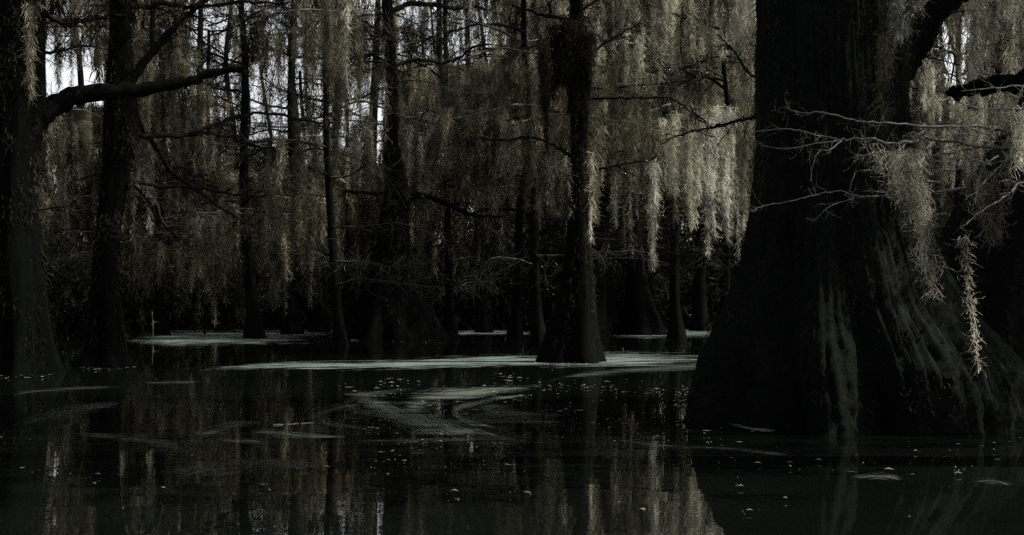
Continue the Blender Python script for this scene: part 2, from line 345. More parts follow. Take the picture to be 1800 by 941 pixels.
# a neighbour just outside the right edge reaches its limbs into view
T7 = Tree('bald_cypress', 'dark cypress just past the right edge reaching pale bare branches across the giant trunk', 'tree',
    [(800, 2130, 150), (700, 2120, 110), (500, 2110, 80), (300, 2110, 66), (0, 2120, 60)], 9.5, flutes=7, famp=.3, nphi=48, nz=80, seed=8, ztop=13)
def fgb(pts, r0=1.6, r1=.7, D=9.2, D1=9.0, n2=8, L2=.26, n3=3, mat=M_twig, **k):
    if r0 < 6: r0 *= .8; r1 *= .75
    return T7.branch(pts, r0, r1, mat, D, D1, n2=int(n2 * 1.4), L2=L2, n3=n3, L3=.12, r2=.0025, r3=.0015, sides=6, kink=.3, **k)
fgb([(2100, 150), (1900, 150), (1800, 148), (1750, 150), (1710, 156), (1668, 166)], 26, 9, 9.5, 9.8, n2=14, L2=.3, mat=M_bark)
fgb([(2080, 130), (1900, 165), (1800, 152), (1740, 156), (1690, 161)], 2.6, 1, n2=8)
fgb([(2080, 260), (1900, 240), (1800, 236), (1740, 226), (1700, 222), (1620, 222), (1550, 216), (1500, 212), (1450, 198), (1400, 197), (1378, 188)], 4, .9, n2=12)
fgb([(2080, 280), (1900, 262), (1800, 256), (1740, 258), (1680, 250), (1630, 244), (1600, 250), (1560, 252), (1525, 243), (1480, 247), (1440, 238), (1390, 228), (1330, 231)], 5, 1, n2=16)
fgb([(1740, 256), (1700, 262), (1670, 270), (1610, 274), (1580, 268), (1540, 270), (1505, 276)], 2.3, .9)
fgb([(1480, 247), (1458, 264), (1440, 266), (1430, 287), (1425, 318)], 1.7, .8, n2=3)
fgb([(1480, 247), (1440, 252), (1382, 262), (1335, 256)], 1.5, .8, n2=4)
fgb([(1700, 330), (1640, 338), (1580, 342), (1530, 346), (1500, 344), (1478, 336), (1440, 342), (1400, 352), (1345, 362), (1320, 371)], 2.4, .9, n2=9)
fgb([(1545, 344), (1500, 350), (1465, 360), (1446, 373)], 1.5, .8, n2=3)
fgb([(1900, 250), (1800, 266), (1768, 285), (1745, 305), (1722, 330), (1712, 352)], 3.2, 1, n2=6)
fgb([(1900, 300), (1800, 319), (1780, 335), (1760, 350), (1720, 376), (1688, 402)], 3, 1, n2=6)
fgb([(1800, 246), (1755, 248), (1738, 238), (1722, 232), (1690, 222), (1670, 240)], 2, .9, n2=6)
fgb([(1860, 215), (1800, 222), (1765, 221), (1740, 230), (1720, 238), (1670, 232)], 2, .9, n2=6)
fgb([(1860, 180), (1800, 190), (1760, 192), (1720, 190), (1670, 176)], 2.2, .9, n2=10)
fgb([(1640, 250), (1620, 265), (1600, 262)], 1.3, .7, n2=2)
fgb([(1600, 300), (1560, 300), (1512, 300), (1500, 312), (1492, 340)], 1.5, .8, n2=2)
fgb([(1590, 255), (1584, 262), (1578, 268)], 1.6, 1, n2=0)
fgb([(1735, 280), (1728, 300), (1718, 318), (1714, 360)], 1.5, .8, n2=2)
fgb([(1620, 310), (1604, 318), (1600, 278), (1580, 280)], 1.3, .7, n2=2)
for q in range(26):
    x, y = rng.uniform(1500, 1790), rng.uniform(200, 350); a = rng.uniform(-.5, .5); l = rng.uniform(40, 110)
    fgb([(x + l, y - a * l * .6), (x + l * .6, y + rng.uniform(-8, 8)), (x + l * .3, y + rng.uniform(-9, 9)), (x, y + a * l)], 1.5, .6, D=rng.uniform(9, 10.5), D1=9.3, n2=4, L2=.15)

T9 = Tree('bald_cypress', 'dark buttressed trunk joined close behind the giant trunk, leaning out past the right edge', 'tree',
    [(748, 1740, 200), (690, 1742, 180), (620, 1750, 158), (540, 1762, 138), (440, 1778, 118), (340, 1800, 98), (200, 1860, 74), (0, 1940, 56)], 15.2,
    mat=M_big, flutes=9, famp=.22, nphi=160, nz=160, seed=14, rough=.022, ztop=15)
T8 = Tree('bald_cypress', 'unseen dark cypress added outside the right edge to shade the giant trunk', 'tree',  # unseen tree, added so its dense crown shades the giant trunk's flank
    [(770, 2480, 110), (600, 2470, 80), (300, 2470, 55), (0, 2470, 50)], 13.5, flutes=7, famp=.3, nphi=40, nz=60, seed=12, ztop=15)
def fuzz(t, n, L_, wid, mat, zmax=8.5, name='bark_moss', clump=26):
    """short ragged moss and bark strips clinging to a trunk"""
    V = np.concatenate(t.mbv); V = V[(V[:, 2] > .25) & (V[:, 2] < zmax)]; c = V[rng.integers(0, len(V), n // clump)]
    i = rng.integers(0, len(c), n); O = c[i] + rng.normal(size=(n, 3)) * [.09, .09, .16]
    h, xs, rs = t.info; ax = np.stack([np.interp(O[:, 2], h, xs) - t.loc[0], 0 * O[:, 2]], 1); d = O[:, :2] - ax; rr = np.linalg.norm(d, axis=1, keepdims=True)
    R0 = np.linalg.norm(c[i][:, :2] - ax, axis=1, keepdims=True); O[:, :2] = ax + d / rr * (R0 + .015)
    mb = MB(); ribbons(mb, O, L_ * rng.uniform(.4, 1.5, n), wid * rng.uniform(.5, 1.5, n), 3, .45, d0=np.concatenate([d / rr, 0 * rr], 1) * rng.uniform(.2, 1.2, (n, 1)))
    mb.obj(name, mat, t.root)
fuzz(T1, 5000, .11, .012, M_mossd); fuzz(T2, 4000, .11, .012, M_mossd); fuzz(T3, 3500, .16, .02, M_mossd, 12); fuzz(T4, 4500, .11, .012, M_mossd, 9)
fuzz(T6, 16000, .07, .008, M_mossd, 5.5); fuzz(T9, 5000, .08, .009, M_mossd, 5.5)
# distant slim trees
BG = [(-120, 50, 12), (-30, 38, 12), (28, 46, 10), (196, 58, 8), (-72, 44, 8), (282, 48, 7), (330, 60, 8), (392, 56, 6), (447, 44, 9), (512, 50, 9), (560, 54, 8), (598, 36, 7),
      (640, 62, 9), (742, 58, 8), (792, 48, 6), (850, 53, 7), (905, 46, 7), (948, 34, 8), (1070, 60, 9), (1150, 60, 9), (1190, 43, 8), (1232, 56, 9), (1268, 47, 7), (1302, 38, 6),
      (1390, 55, 9), (1630, 52, 8), (1672, 46, 7), (1712, 60, 8), (1752, 50, 8), (1792, 40, 9), (1900, 38, 12), (2020, 30, 14)]
BGT = []
for i, (px, D, hw) in enumerate(BG):
    yb = HY + CH * F / D; ln = rng.uniform(-38, 38); m1, m2 = rng.normal(0, 7, 2); s = D / 48
    zone = ('beyond the massive trunk at the left edge' if px < 170 else 'between leaning left trunk and swollen-footed cypress' if px < 660 else
            'between swollen-footed cypress and tall centre cypress' if px < 1000 else 'between tall centre cypress and enormous fluted trunk' if px < 1330 else 'behind the pale bare branches at right')
    t = Tree('cypress_tree', 'slim distant mossy cypress trunk ' + zone, 'tree',
        [(yb, px, hw * 2.4), (yb - 15, px, hw * 1.8), (yb - 60, px + ln * .2, hw * 1.15), (350, px + ln * .5 + m1, hw * .9), (220, px + ln * .8 + m2, hw * .8), (110, px + ln - m1, hw * .7), (0, px + ln * 1.1, hw * .55)], D,
        mat=M_far, group='slim moss-hung cypresses ' + zone, flutes=5, famp=.2, nphi=20, nz=40, seed=20 + i, ztop=rng.uniform(15, 19), r_top=.45)
    BGT.append((t, px, D))
    h, xs, rs = t.info; x0 = t.loc[0]
    mb = MB()
    for q in range((6 if 560 < px < 1000 else 10) if -100 < px < 1850 else 5):
        z = rng.uniform(2.2, 16 if px < 1850 else 9)
        if px < 300 and 60 < HY - (z - CH) / D * F < 190: continue
        a = rng.uniform(0, 6.28); l = rng.uniform(1.6, 3.8); c = np.interp(z, h, xs) - x0
        P, R = limb(mb, [(c, 0, z), (c + math.cos(a) * l * .5, math.sin(a) * l * .5, z + rng.uniform(-.1, .5)), (c + math.cos(a) * l, math.sin(a) * l, z + rng.uniform(-.5, .9))], .05, .015, 5, 9)
        spray(mb, P, R, 11, 1.3, 6, .5, .016, .009)
    for q in range((3 if 640 < px < 1000 else 6) if -60 < px < 1320 else 1):
        z = rng.uniform(2.5, 13)
        if px < 300 and 60 < HY - (z - CH) / D * F < 190: continue
        a = rng.choice([0, math.pi]) + rng.normal(0, .4); l = rng.uniform(2.2, 4.6); c = np.interp(z, h, xs) - x0; y_ = -rng.uniform(.2, 3)
        P, R = limb(mb, [(c, 0, z), (c + math.cos(a) * l * .25, y_ * .4, z + rng.uniform(.0, .5)), (c + math.cos(a) * l * .6, y_ * .8, z + rng.uniform(-.3, .7)), (c + math.cos(a) * l, y_, z + rng.uniform(-1.1, .7))], .055, .012, 5, 14)
        spray(mb, P, R, 20, 1.6, 9, .7, .011, .006, kink=.34)
    mb.obj('crown', M_dtwig, t.root)
    mb = MB()
    for q in range((9 if 180 < px < 660 else 5) if -60 < px < 1320 else 1):
        z = rng.uniform(1.5, 9); a = rng.choice([0, math.pi]) + rng.normal(0, .5); l = rng.uniform(1.8, 4.0); c = np.interp(z, h, xs) - x0; y_ = -rng.uniform(.8, 3.4)
        P, R = limb(mb, [(c, 0, z), (c + math.cos(a) * l * .3, y_ * .5, z + rng.uniform(-.2, .4)), (c + math.cos(a) * l * .65, y_ * .9, z + rng.uniform(-.4, .3)), (c + math.cos(a) * l, y_, z + rng.uniform(-1.0, .4))], .035, .01, 5, 14)
        spray(mb, P, R, 14, 1.3, 8, .6, .012, .007, kink=.3)
    mb.obj('lower_crown', M_mtwig, t.root)

# crowns over the near trees (above the picture, they shade the water)
for t, z0, z1, n in ((T1, 7, 14, 22), (T2, 7, 15, 22), (T3, 13, 19, 22), (T4, 8, 16, 26), (T5, 12, 18, 16), (T5b, 12, 18, 14), (T6, 6.5, 15, 34), (T7, 7, 12, 14), (T8, 3.5, 13, 34)):
    h, xs, rs = t.info
    mb = crown_mesh(1, z0, z1, n, 3.4, float(np.interp((z0 + z1) / 2, h, xs)) - t.loc[0], 0)
    for q in range(n * 7):
        a, r = rng.uniform(0, 6.28), rng.uniform(.4, 3.4)
        tail(mb, (math.cos(a) * r, math.sin(a) * r, rng.uniform(z0 + 1, z1)), rng.uniform(.8, 2.0), rng.uniform(.25, .6), dens=120, tw=.03)
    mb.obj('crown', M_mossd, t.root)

# ---------------------------------------------------------------- curtains of spanish moss
def curtain(wd, n, lo, hi, dens=620, tw=.012, tipped=.5, depth=.6):
    mb = MB()
    for q in range(n):
        x = rng.uniform(-wd / 2, wd / 2); L_ = lo * .5 + (hi * 1.1 - lo * .5) * rng.random() ** 1.8
        tail(mb, (x, rng.normal(0, depth), .25 * math.sin(x * 2) + rng.normal(0, .12)), L_, rng.uniform(.10, .40), dens, tw)
    P, R = limb(mb, [(-wd / 2, 0, 0), (-wd / 5, .1, .25), (wd / 5, -.05, .1), (wd / 2, 0, -.05)], .03, .012, 5, 9)
    return mb
VAR = [(3.4, 22, .9, 2.6), (3.8, 24, 1.2, 3.4), (2.6, 16, 1.4, 3.8), (4.0, 24, .8, 2.2), (3.0, 18, 1.8, 4.4), (1.8, 10, 1.0, 3.0), (3.2, 20, .6, 1.8), (2.8, 16, 1.0, 2.6)]
proto = {}
for nm, mt in (('grey', M_moss), ('brown', M_mossb), ('dark', M_mossd)):
    proto[nm] = [curtain(*v_).mesh('spanish_moss', mt, True) for v_ in VAR]
GAPS = [(72, 152, 92, 166, 1.0), (90, 150, 0, 60, .6), (172, 200, 100, 150, .7), (340, 410, 25, 130, .85), (430, 555, 0, 60, .8), (475, 550, 110, 215, .9), (600, 860, 0, 100, .92), (605, 670, 160, 225, .6),
        (305, 330, 150, 200, .5), (1672, 1690, 60, 140, .9), (350, 480, 140, 230, .4), (250, 300, 60, 140, .4)]
def in_gap(x, y0, y1=None, mg=8):
    y1 = y0 if y1 is None else y1
    pr = 0
    for a, b_, c_, d_, p_ in GAPS:

        if a - mg < x < b_ + mg and y0 < d_ and y1 > c_: pr = max(pr, p_)
    return rng.random() < pr
def in_refl(x, z0, z1, D):
    a, b_ = (z0 + CH) / D, (z1 + CH) / D
    return 350 < x < 700 and a < .20 and b_ > .152
LOW = [(-200, 400), (60, 400), (250, 500), (420, 520), (560, 470), (700, 420), (800, 420), (900, 380), (1000, 370), (1100, 360), (1200, 365), (1300, 380), (1400, 380), (1600, 380), (1800, 330), (2000, 330)]
nC = 0
for t, px, D in BGT:
    k = 0; tries = 0
    while k < (3 if px > 1850 or px < -50 else 4 if px > 1340 else 16 if 640 < px < 1000 else 10) and tries < 120:
        tries += 1
        vi = int(rng.integers(0, len(VAR))); wd, n_, lo, hi = VAR[vi]
        X = t.loc[0] + rng.uniform(-3.0, 3.0); Y = D + rng.uniform(-4.5, 1.6); sx = CX + X / Y * F
        low = np.interp(sx, *zip(*LOW)); zlow = CH + (HY - low) / F * Y
        z = rng.uniform(zlow + hi * rng.uniform(.45, .9), max(15.5, zlow + 6)) if Y > 40 else rng.uniform(zlow + hi * .7, 12)
        ytop = HY - (z - CH) / Y * F; ybot = HY - (z - hi * .6 - CH) / Y * F
        if in_gap(sx, ytop, ybot, wd * .45 / Y * F): continue
        if sx > 1345 and sx < 1590: continue
        if 590 < sx < 800 and Y < 45: continue
        if in_refl(sx, z - hi * .8, z, Y) and rng.random() < .66: continue
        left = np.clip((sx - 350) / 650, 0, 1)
        u = rng.random(); nm = 'dark' if u < .40 - .34 * left else 'brown' if u < .95 - .55 * left else 'grey'  # darker moss chosen toward the left, canopy shade put into the colour
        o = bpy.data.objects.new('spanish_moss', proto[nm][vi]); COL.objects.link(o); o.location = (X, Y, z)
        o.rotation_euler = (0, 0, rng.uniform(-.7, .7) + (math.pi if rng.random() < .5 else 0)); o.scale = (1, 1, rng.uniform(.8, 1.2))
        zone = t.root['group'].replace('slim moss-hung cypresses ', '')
        word = {'grey': 'pale grey', 'brown': 'brown', 'dark': 'shaded nearly black'}[nm]
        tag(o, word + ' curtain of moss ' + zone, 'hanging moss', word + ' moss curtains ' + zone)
        k += 1; nC += 1

# prominent beards, each one a thing
def beard(label, px, y0, y1, wpx, D, mat, dens=420, tw=.016, curl=.5, sl=.2, extra=0, segs=4):
    if tw > .01 and D < 35: dens, tw = dens * 2.4, tw * .55
    p0 = W(px, y0, D); L_ = (y1 - y0) / F * D; w_ = wpx / F * D
    mb = MB(); tail(mb, (0, 0, 0), L_, w_, dens, tw, curl, segs, sl)
    for q in range(extra): tail(mb, (rng.uniform(-.45, .45) * w_, rng.uniform(-.2, .2), rng.uniform(-.4, .1)), L_ * rng.uniform(.4, .85), w_ * .45, dens, tw, curl, segs, sl)
    P, R = limb(mb, [(-w_ * .6, .02, .03), (0, 0, .02), (w_ * .6, .03, 0)], .012, .006, 5, 6)
    return tag(mb.obj('spanish_moss', mat, None, True, tuple(p0)), label, 'hanging moss')
beard('long pale moss beard hanging lowest, right of the tall centre cypress', 1150, 285, 465, 24, 30, M_mossp, extra=2)
beard('narrow pale pointed moss beard, left of the bright pair beside the giant trunk', 1249, 210, 440, 26, 27, M_mossp, extra=2)
beard('broad pale moss beard, right of the bright pair beside the giant trunk', 1279, 190, 418, 34, 28, M_mossp, extra=3)
beard('warm grey moss column running down against the left edge of the giant trunk', 1314, -40, 400, 40, 29, M_moss, extra=4)
beard('short pale moss beard hanging between the lowest long beard and the bright pair', 1214, 230, 395, 18, 30, M_moss, extra=2)
beard('thin moss thread hanging close to the giant trunk below the bright pair', 1297, 300, 462, 8, 27, M_moss, dens=500)
beard('huge dark moss mass with bright right edge, left of the swollen-footed cypress', 590, -60, 290, 46, 24, M_mossb, dens=300, extra=5)
beard('sunlit-toned moss strip on the right edge of the huge dark moss mass', 612, -40, 150, 14, 23.6, M_mossp, dens=420)  # lit edge of the mass, made as a strip of the palest moss
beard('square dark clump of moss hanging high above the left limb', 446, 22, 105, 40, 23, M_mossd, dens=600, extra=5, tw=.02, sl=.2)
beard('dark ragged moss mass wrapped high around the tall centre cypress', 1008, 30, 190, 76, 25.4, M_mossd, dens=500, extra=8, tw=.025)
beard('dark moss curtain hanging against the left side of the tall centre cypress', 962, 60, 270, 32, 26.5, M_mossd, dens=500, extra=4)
beard('pale moss strip hanging along the right side of the tall centre cypress', 1038, 270, 425, 12, 25.6, M_moss, dens=500)
beard('moss strip hanging along the left side of the tall centre cypress', 1000, 290, 380, 9, 25.6, M_moss, dens=500)
beard('pale moss beard just right of the trunk of the swollen-footed cypress', 718, 228, 345, 16, 41, M_moss, dens=300)
beard('second moss beard further right of the trunk of the swollen-footed cypress', 742, 235, 345, 14, 41, M_moss, dens=300)
beard('long thin moss beard hanging low beside the leaning left trunk', 236, 300, 425, 12, 24, M_mossb, dens=500)
beard('moss column running down the right side of the leaning left trunk', 248, 60, 330, 18, 24.8, M_mossb, dens=360, extra=2)
beard('moss column hanging in front of the massive trunk at the left edge', 56, 0, 170, 26, 21, M_mossb, dens=300, extra=2)
beard('dark moss column left of the limb tip, reaching down from the top', 292, 30, 260, 28, 25, M_mossd, dens=360, extra=3)
beard('long brown moss column hanging left of the huge dark mass', 545, 20, 230, 26, 28, M_mossb, dens=300, extra=3)
# the loose near clump and strings on the pale branches
def curly(label, px, y0, y1, w0, D, n, mat, lean=0, tw=.0045, sl=.13, segs=7, curl=.65, p=.9):
    p0 = W(px, y0, D); Lz = (y1 - y0) / F * D; w_ = w0 / F * D; t = rng.random(n) ** 1.5
    a = rng.random(n) * 6.28; r = w_ * .5 * (1 - t) ** p * np.sqrt(rng.random(n)) + .012
    O = np.stack([lean / F * D * t + np.cos(a) * r, np.sin(a) * r, -t * Lz], 1); mb = MB()
    ribbons(mb, O, sl * rng.uniform(.4, 1.4, n), tw * rng.uniform(.6, 1.5, n), segs, curl, d0=rng.normal(size=(n, 3)) * .9)
    k = 24; ct = np.linspace(0, 1, k); C = np.stack([lean / F * D * ct, .01 * np.sin(ct * 20), -ct * Lz], 1) + rng.normal(size=(k, 3)) * .006
    mb.add(*tubes(C[None], np.full((1, k), .0022), 4))
    return tag(mb.obj('spanish_moss', mat, None, True, tuple(p0)), label, 'hanging moss')
curly('loose tangled clump of pale moss hanging from the pale bare branches', 1576, 266, 410, 90, 9.1, 900, M_moss, lean=56)
curly('long tapering moss tail below the tangled clump on the bare branches', 1610, 330, 522, 40, 9.15, 420, M_moss, lean=30, p=.5)
curly('slender low string of moss dangling furthest down before the giant trunk', 1694, 415, 652, 12, 9.0, 260, M_moss, lean=26, sl=.09)
curly('bright wispy moss tuft caught high on the limb of the giant trunk', 1598, -20, 55, 44, 9.4, 700, M_mossp, lean=-14)
curly('small bright moss tuft on the bare branches near the right edge', 1790, 195, 290, 40, 9.1, 500, M_mossp, lean=0)
curly('thin dim moss string hanging before the giant trunk under its limb', 1560, 60, 190, 26, 10.5, 260, M_mossb, lean=-12)
curly('dim moss wisps hanging below the bare branches near the right edge', 1730, 300, 420, 90, 9.6, 700, M_mossb, lean=20)
for i, (x, yb, wd, D) in enumerate([(1625, 120, 26, 15), (1652, 150, 26, 14), (1712, 150, 30, 12), (1742, 142, 24, 13), (1772, 150, 26, 12), (1798, 150, 26, 14)]):
    o = beard(['yellowish moss column directly beside the limb of the giant trunk', 'second moss column from the limb of the giant trunk, top right', 'moss column just right of the bright sky slit at top right',
               'moss column above the thick horizontal limb, top right', 'second last moss column before the right edge, top right', 'last moss column at the right edge, top right'][i], x, -60, yb, wd, D, M_moss, dens=1100, tw=.009, curl=.5, sl=.16, extra=2)

# ---------------------------------------------------------------- far woods and understorey: nobody could count these
mb = MB(); nT = 0
while nT < 4600:
    D = rng.uniform(58, 90); x = rng.uniform(-250, 2050); L_ = rng.uniform(1.2, 4.5)
    low = np.interp(x, *zip(*LOW)) + 30; yt = rng.uniform(-130, low - L_ / D * F * .6)
    if yt < -80 and rng.random() < .5: continue
    if in_gap(x, yt, yt + L_ / D * F, 14): continue
    zt = CH + (HY - yt) / F * D
    if in_refl(x, zt - L_, zt, D) and rng.random() < .85: continue
    q = W(x, yt, D); tail(mb, tuple(q), L_, rng.uniform(.3, .9), dens=60, tw=.05, curl=.25, segs=2, sl=.7); nT += 1
for q in range(900):
    D = rng.uniform(52, 64); x = rng.uniform(200, 660) if q < 620 else rng.uniform(60, 1320); L_ = rng.uniform(.4, 1.9); low = np.interp(x, *zip(*LOW)) + rng.uniform(-40, 35)
    yt = rng.uniform(260, max(265, low - L_ / D * F)); tail(mb, tuple(W(x, yt, D)), L_, rng.uniform(.15, .5), dens=150, tw=.03, curl=.6, segs=3, sl=.35)
tag(mb.obj('far_moss', M_mossb), 'mass of moss hanging through the far woods beyond the water', 'far woods', kind='stuff')
mb = MB(); n = 300
for q in range(n):
    D = rng.uniform(62, 92); x = rng.uniform(-250, 2050)
    yy = rng.uniform(-60, 430)
    if 60 < x < 165 and 70 < yy < 180: continue
    if in_refl(x, CH + (HY - yy) / F * D, CH + (HY - yy) / F * D, D) and rng.random() < .8: continue
    P0 = W(x, yy, D); a = rng.choice([0, math.pi]) + rng.normal(0, .5); l = rng.uniform(2, 4)
    P, R = limb(mb, [P0, P0 + np.array([math.cos(a) * l * .5, math.sin(a) * l * .5, rng.uniform(-.2, .6)]), P0 + np.array([math.cos(a) * l, math.sin(a) * l, rng.uniform(-.6, .8)])], .06, .02, 4, 8)
    spray(mb, P, R, 10, 1.6, 6, .8, .022, .013)
for q in range(70):
    D = rng.uniform(64, 92); x = rng.uniform(-250, 2050); X = (x - CX) / F * D; r0 = rng.uniform(.1, .28)
    limb(mb, [(X, D, 0), (X + rng.normal(0, .3), D, 6), (X + rng.normal(0, .6), D, 12), (X + rng.normal(0, .8), D, 18)], r0, r0 * .4, 7, 12)
tag(mb.obj('far_woods', M_far), 'dark tangle of far trunks and bare twigs behind the swamp', 'far woods', kind='stuff')
mb = MB()
n = 110000; D = rng.uniform(60, 90, n); x = rng.uniform(-400, 2200, n); X = (x - CX) / F * D
top = 4.8 + np.where(X > 22, 1.5, 0) + (D - 60) * .09 + 1.3 * np.sin(X * .37) + .9 * np.sin(X * .9 + 2) + .5 * np.sin(X * 2.3 + D * .4); z = rng.random(n) ** .9 * top * np.clip((D - 58) / 6, .25, 1)
O = np.stack([X, D, z + .2], 1)
ribbons(mb, O, rng.uniform(.3, .7, n), rng.uniform(.14, .34, n), 2, .9, d0=rng.normal(size=(n, 3)) * 1.2)
n = 26000; az = np.radians(rng.uniform(128, 325, n)); rr = rng.uniform(24, 34, n); X = np.sin(az) * rr; Y = 18 + np.cos(az) * rr * 1.3; k_ = (Y < -2) | (X < -24); X, Y = X[k_], Y[k_]; n = len(X)  # unseen foliage ring behind and left of the camera, added to block low skylight
ribbons(mb, np.stack([X, Y, rng.random(n) * 10], 1), rng.uniform(1, 2, n), rng.uniform(.4, .9, n), 2, .9, d0=rng.normal(size=(n, 3)) * 1.2)
tag(mb.obj('understorey', M_shrub), 'black shaded undergrowth along the far bank, with an added unseen light-blocking ring behind the camera', 'undergrowth', kind='stuff')

# ---------------------------------------------------------------- floating films, litter and sticks
def film_mat(name, col, dens, fine, lo, sheen=.25, k=2.6):
    m, N, L = newmat(name); g = N.new('ShaderNodeNewGeometry'); v = g.outputs['Position']
    at = N.new('ShaderNodeAttribute'); at.attribute_name = 'fade'; fl = N.new('ShaderNodeAttribute'); fl.attribute_name = 'flow'
    def math_(op, a, b=None, c=None):
        q = N.new('ShaderNodeMath'); q.operation = op
        for i, x in enumerate((a, b, c)):
            if x is None: continue
            if hasattr(x, 'links'): L.new(x, q.inputs[i])
            else: q.inputs[i].default_value = x
        return q.outputs[0]
    n1 = noise(N, L, fl.outputs['Vector'], 1.0, 8, .72, (.45, fine, 1)); n2 = noise(N, L, v, 1.4, 6, .7, (.6, 1.4, 1)); n3 = noise(N, L, v, 22, 3, .7)
    t = math_('MULTIPLY_ADD', n1, k, -k * .5); t = math_('MULTIPLY_ADD', n2, k * .7, t); t = math_('MULTIPLY_ADD', n3, .5, t); t = math_('ADD', t, -k * .35 - .25)
    t = math_('ADD', t, math_('MULTIPLY_ADD', at.outputs['Fac'], 1.1, -1.1 + .5))
    al = ramp(N, L, t, [(max(lo, 0), (0, 0, 0)), (min(1, lo + .6), (dens, dens, dens))])
    c = mixc(N, L, n3, tuple(a * .6 for a in col), tuple(min(1, a * 1.4) for a in col))
    p = N.new('ShaderNodeBsdfPrincipled'); L.new(c, p.inputs['Base Color']); p.inputs['Roughness'].default_value = .5; p.inputs['Specular IOR Level'].default_value = sheen
    L.new(al, p.inputs['Alpha'])
    o = N.new('ShaderNodeOutputMaterial'); L.new(p.outputs[0], o.inputs[0]); return m
M_film = film_mat('sunlit_algae_film', (.20, .25, .235), 1.0, 2.5, -.15)
M_swirl = film_mat('thin_pollen_film', (.15, .172, .14), .8, 9, -.1)
M_dim = film_mat('faint_pollen_film', (.085, .095, .075), .34, 9, .05)
M_scum = film_mat('clotted_film', (.13, .15, .128), .5, 14, .05)
def sheet(name, pts, hws, mat, label, z=.006, n=70, m_=15, cat='algae film'):
    """strip following centre line pts (column,row) with half heights hws in rows, laid on the water"""
    C = smooth_line(np.array([[a, b] for a, b in pts], float), n); H = np.interp(np.linspace(0, 1, n), np.linspace(0, 1, len(hws)), hws)
    Tn = nrm(np.gradient(C, axis=0)); Nn = np.stack([-Tn[:, 1], Tn[:, 0]], 1)
    s = np.linspace(-1, 1, m_); Q = C[:, None] + Nn[:, None] * (H[:, None] * s[None])[:, :, None]
    Wp = np.array([[np.append(water_at(a, max(b, 571)), z) for a, b in row] for row in Q]).reshape(-1, 3)
    idx = np.arange(n * m_).reshape(n, m_)
    o = MB().add(Wp, np.stack([idx[:-1, :-1], idx[:-1, 1:], idx[1:, 1:], idx[1:, :-1]], -1).reshape(-1, 4)).obj(name, mat)
    e = np.linspace(0, 1, n); fa = np.clip(np.minimum(e, 1 - e) / .25, 0, 1)[:, None] * np.clip((1 - np.abs(s)), 0, 1)[None] ** .8
    G = Wp.reshape(n, m_, 3); al_ = np.concatenate([[0], np.cumsum(np.linalg.norm(np.diff(G[:, m_ // 2], axis=0), axis=1))])
    ac = np.concatenate([np.zeros((n, 1)), np.cumsum(np.linalg.norm(np.diff(G, axis=1), axis=2), axis=1)], 1); fw = np.stack([al_[:, None] + 0 * ac, ac, 0 * ac + sum(map(ord, label)) % 97], -1)
    o.data.attributes.new('flow', 'FLOAT_VECTOR', 'POINT').data.foreach_set('vector', fw.astype(np.float32).ravel())
    o.data.attributes.new('fade', 'FLOAT', 'POINT').data.foreach_set('value', fa.astype(np.float32).ravel())
    return tag(o, label, cat)
sheet('algae_film', [(180, 599), (330, 594), (460, 590), (680, 582)], [16, 26, 24, 13], M_film, 'broad pale green film on the far water left of the swollen-footed cypress')
sheet('algae_film', [(240, 650), (380, 647), (500, 644), (700, 641), (850, 636), (960, 634), (1100, 633), (1250, 633), (1400, 634)], [6, 9, 11, 14, 16, 18, 20, 21, 21], M_film, 'long pale film band running past the foot of the tall centre cypress', z=.010)
sheet('algae_film', [(765, 586), (860, 584), (960, 586)], [7, 8, 6], M_film, 'short pale film between the feet of the swollen-footed and centre cypresses')
sheet('algae_film', [(1030, 588), (1130, 590), (1200, 586), (1285, 584), (1380, 584)], [7, 8, 13, 15, 15], M_film, 'pale film on the far water touching the giant trunk')
sheet('algae_film', [(920, 676), (1020, 661), (1120, 652), (1250, 644), (1380, 640)], [4, 7, 9, 12, 12], M_scum, 'curved thin film trail joining the long band at the giant trunk', z=.012)
sheet('pollen_swirl', [(1040, 664), (950, 678), (850, 690), (780, 697), (735, 710), (735, 730), (790, 752), (880, 768), (980, 776)], [5, 10, 16, 22, 30, 34, 28, 16, 8], M_swirl, 'large hooked pollen swirl in the middle of the water', z=.008, n=110, m_=31)
sheet('pollen_swirl', [(1010, 690), (900, 700), (830, 712), (800, 728), (840, 748), (930, 762)], [3, 6, 9, 12, 10, 4], M_swirl, 'inner thin arc of the hooked pollen swirl', z=.0105, n=90)
sheet('pollen_swirl', [(590, 690), (660, 712), (730, 742), (860, 772)], [8, 26, 30, 10], M_swirl, 'hazy pollen patch on the left side of the hooked swirl', z=.013, m_=25)
sheet('pollen_swirl', [(560, 774), (700, 776), (850, 773), (1000, 770)], [3, 6, 7, 3], M_dim, 'straight pollen streak under the hooked swirl', z=.009)
sheet('pollen_swirl', [(815, 718), (870, 724), (920, 735), (965, 746)], [9, 24, 20, 8], M_scum, 'oval clotted film patch inside the hooked swirl', z=.015, m_=25)
sheet('pollen_swirl', [(0, 755), (90, 732), (160, 720), (260, 696)], [10, 18, 20, 12], M_dim, 'curved pollen streak before the leaning left trunk', z=.009, m_=21)
sheet('pollen_swirl', [(-20, 700), (60, 690), (150, 684), (260, 680)], [3, 7, 6, 3], M_dim, 'faint grey streaks on the dark water at the left edge', z=.011, m_=21)
sheet('pollen_swirl', [(80, 762), (200, 770), (290, 783), (345, 806)], [6, 9, 14, 8], M_dim, 'thin pollen arc low at the left', z=.009)
sheet('pollen_swirl', [(320, 790), (360, 765), (420, 748), (480, 742)], [10, 18, 14, 5], M_dim, 'pollen smear left of the floating stick', z=.012, m_=21)
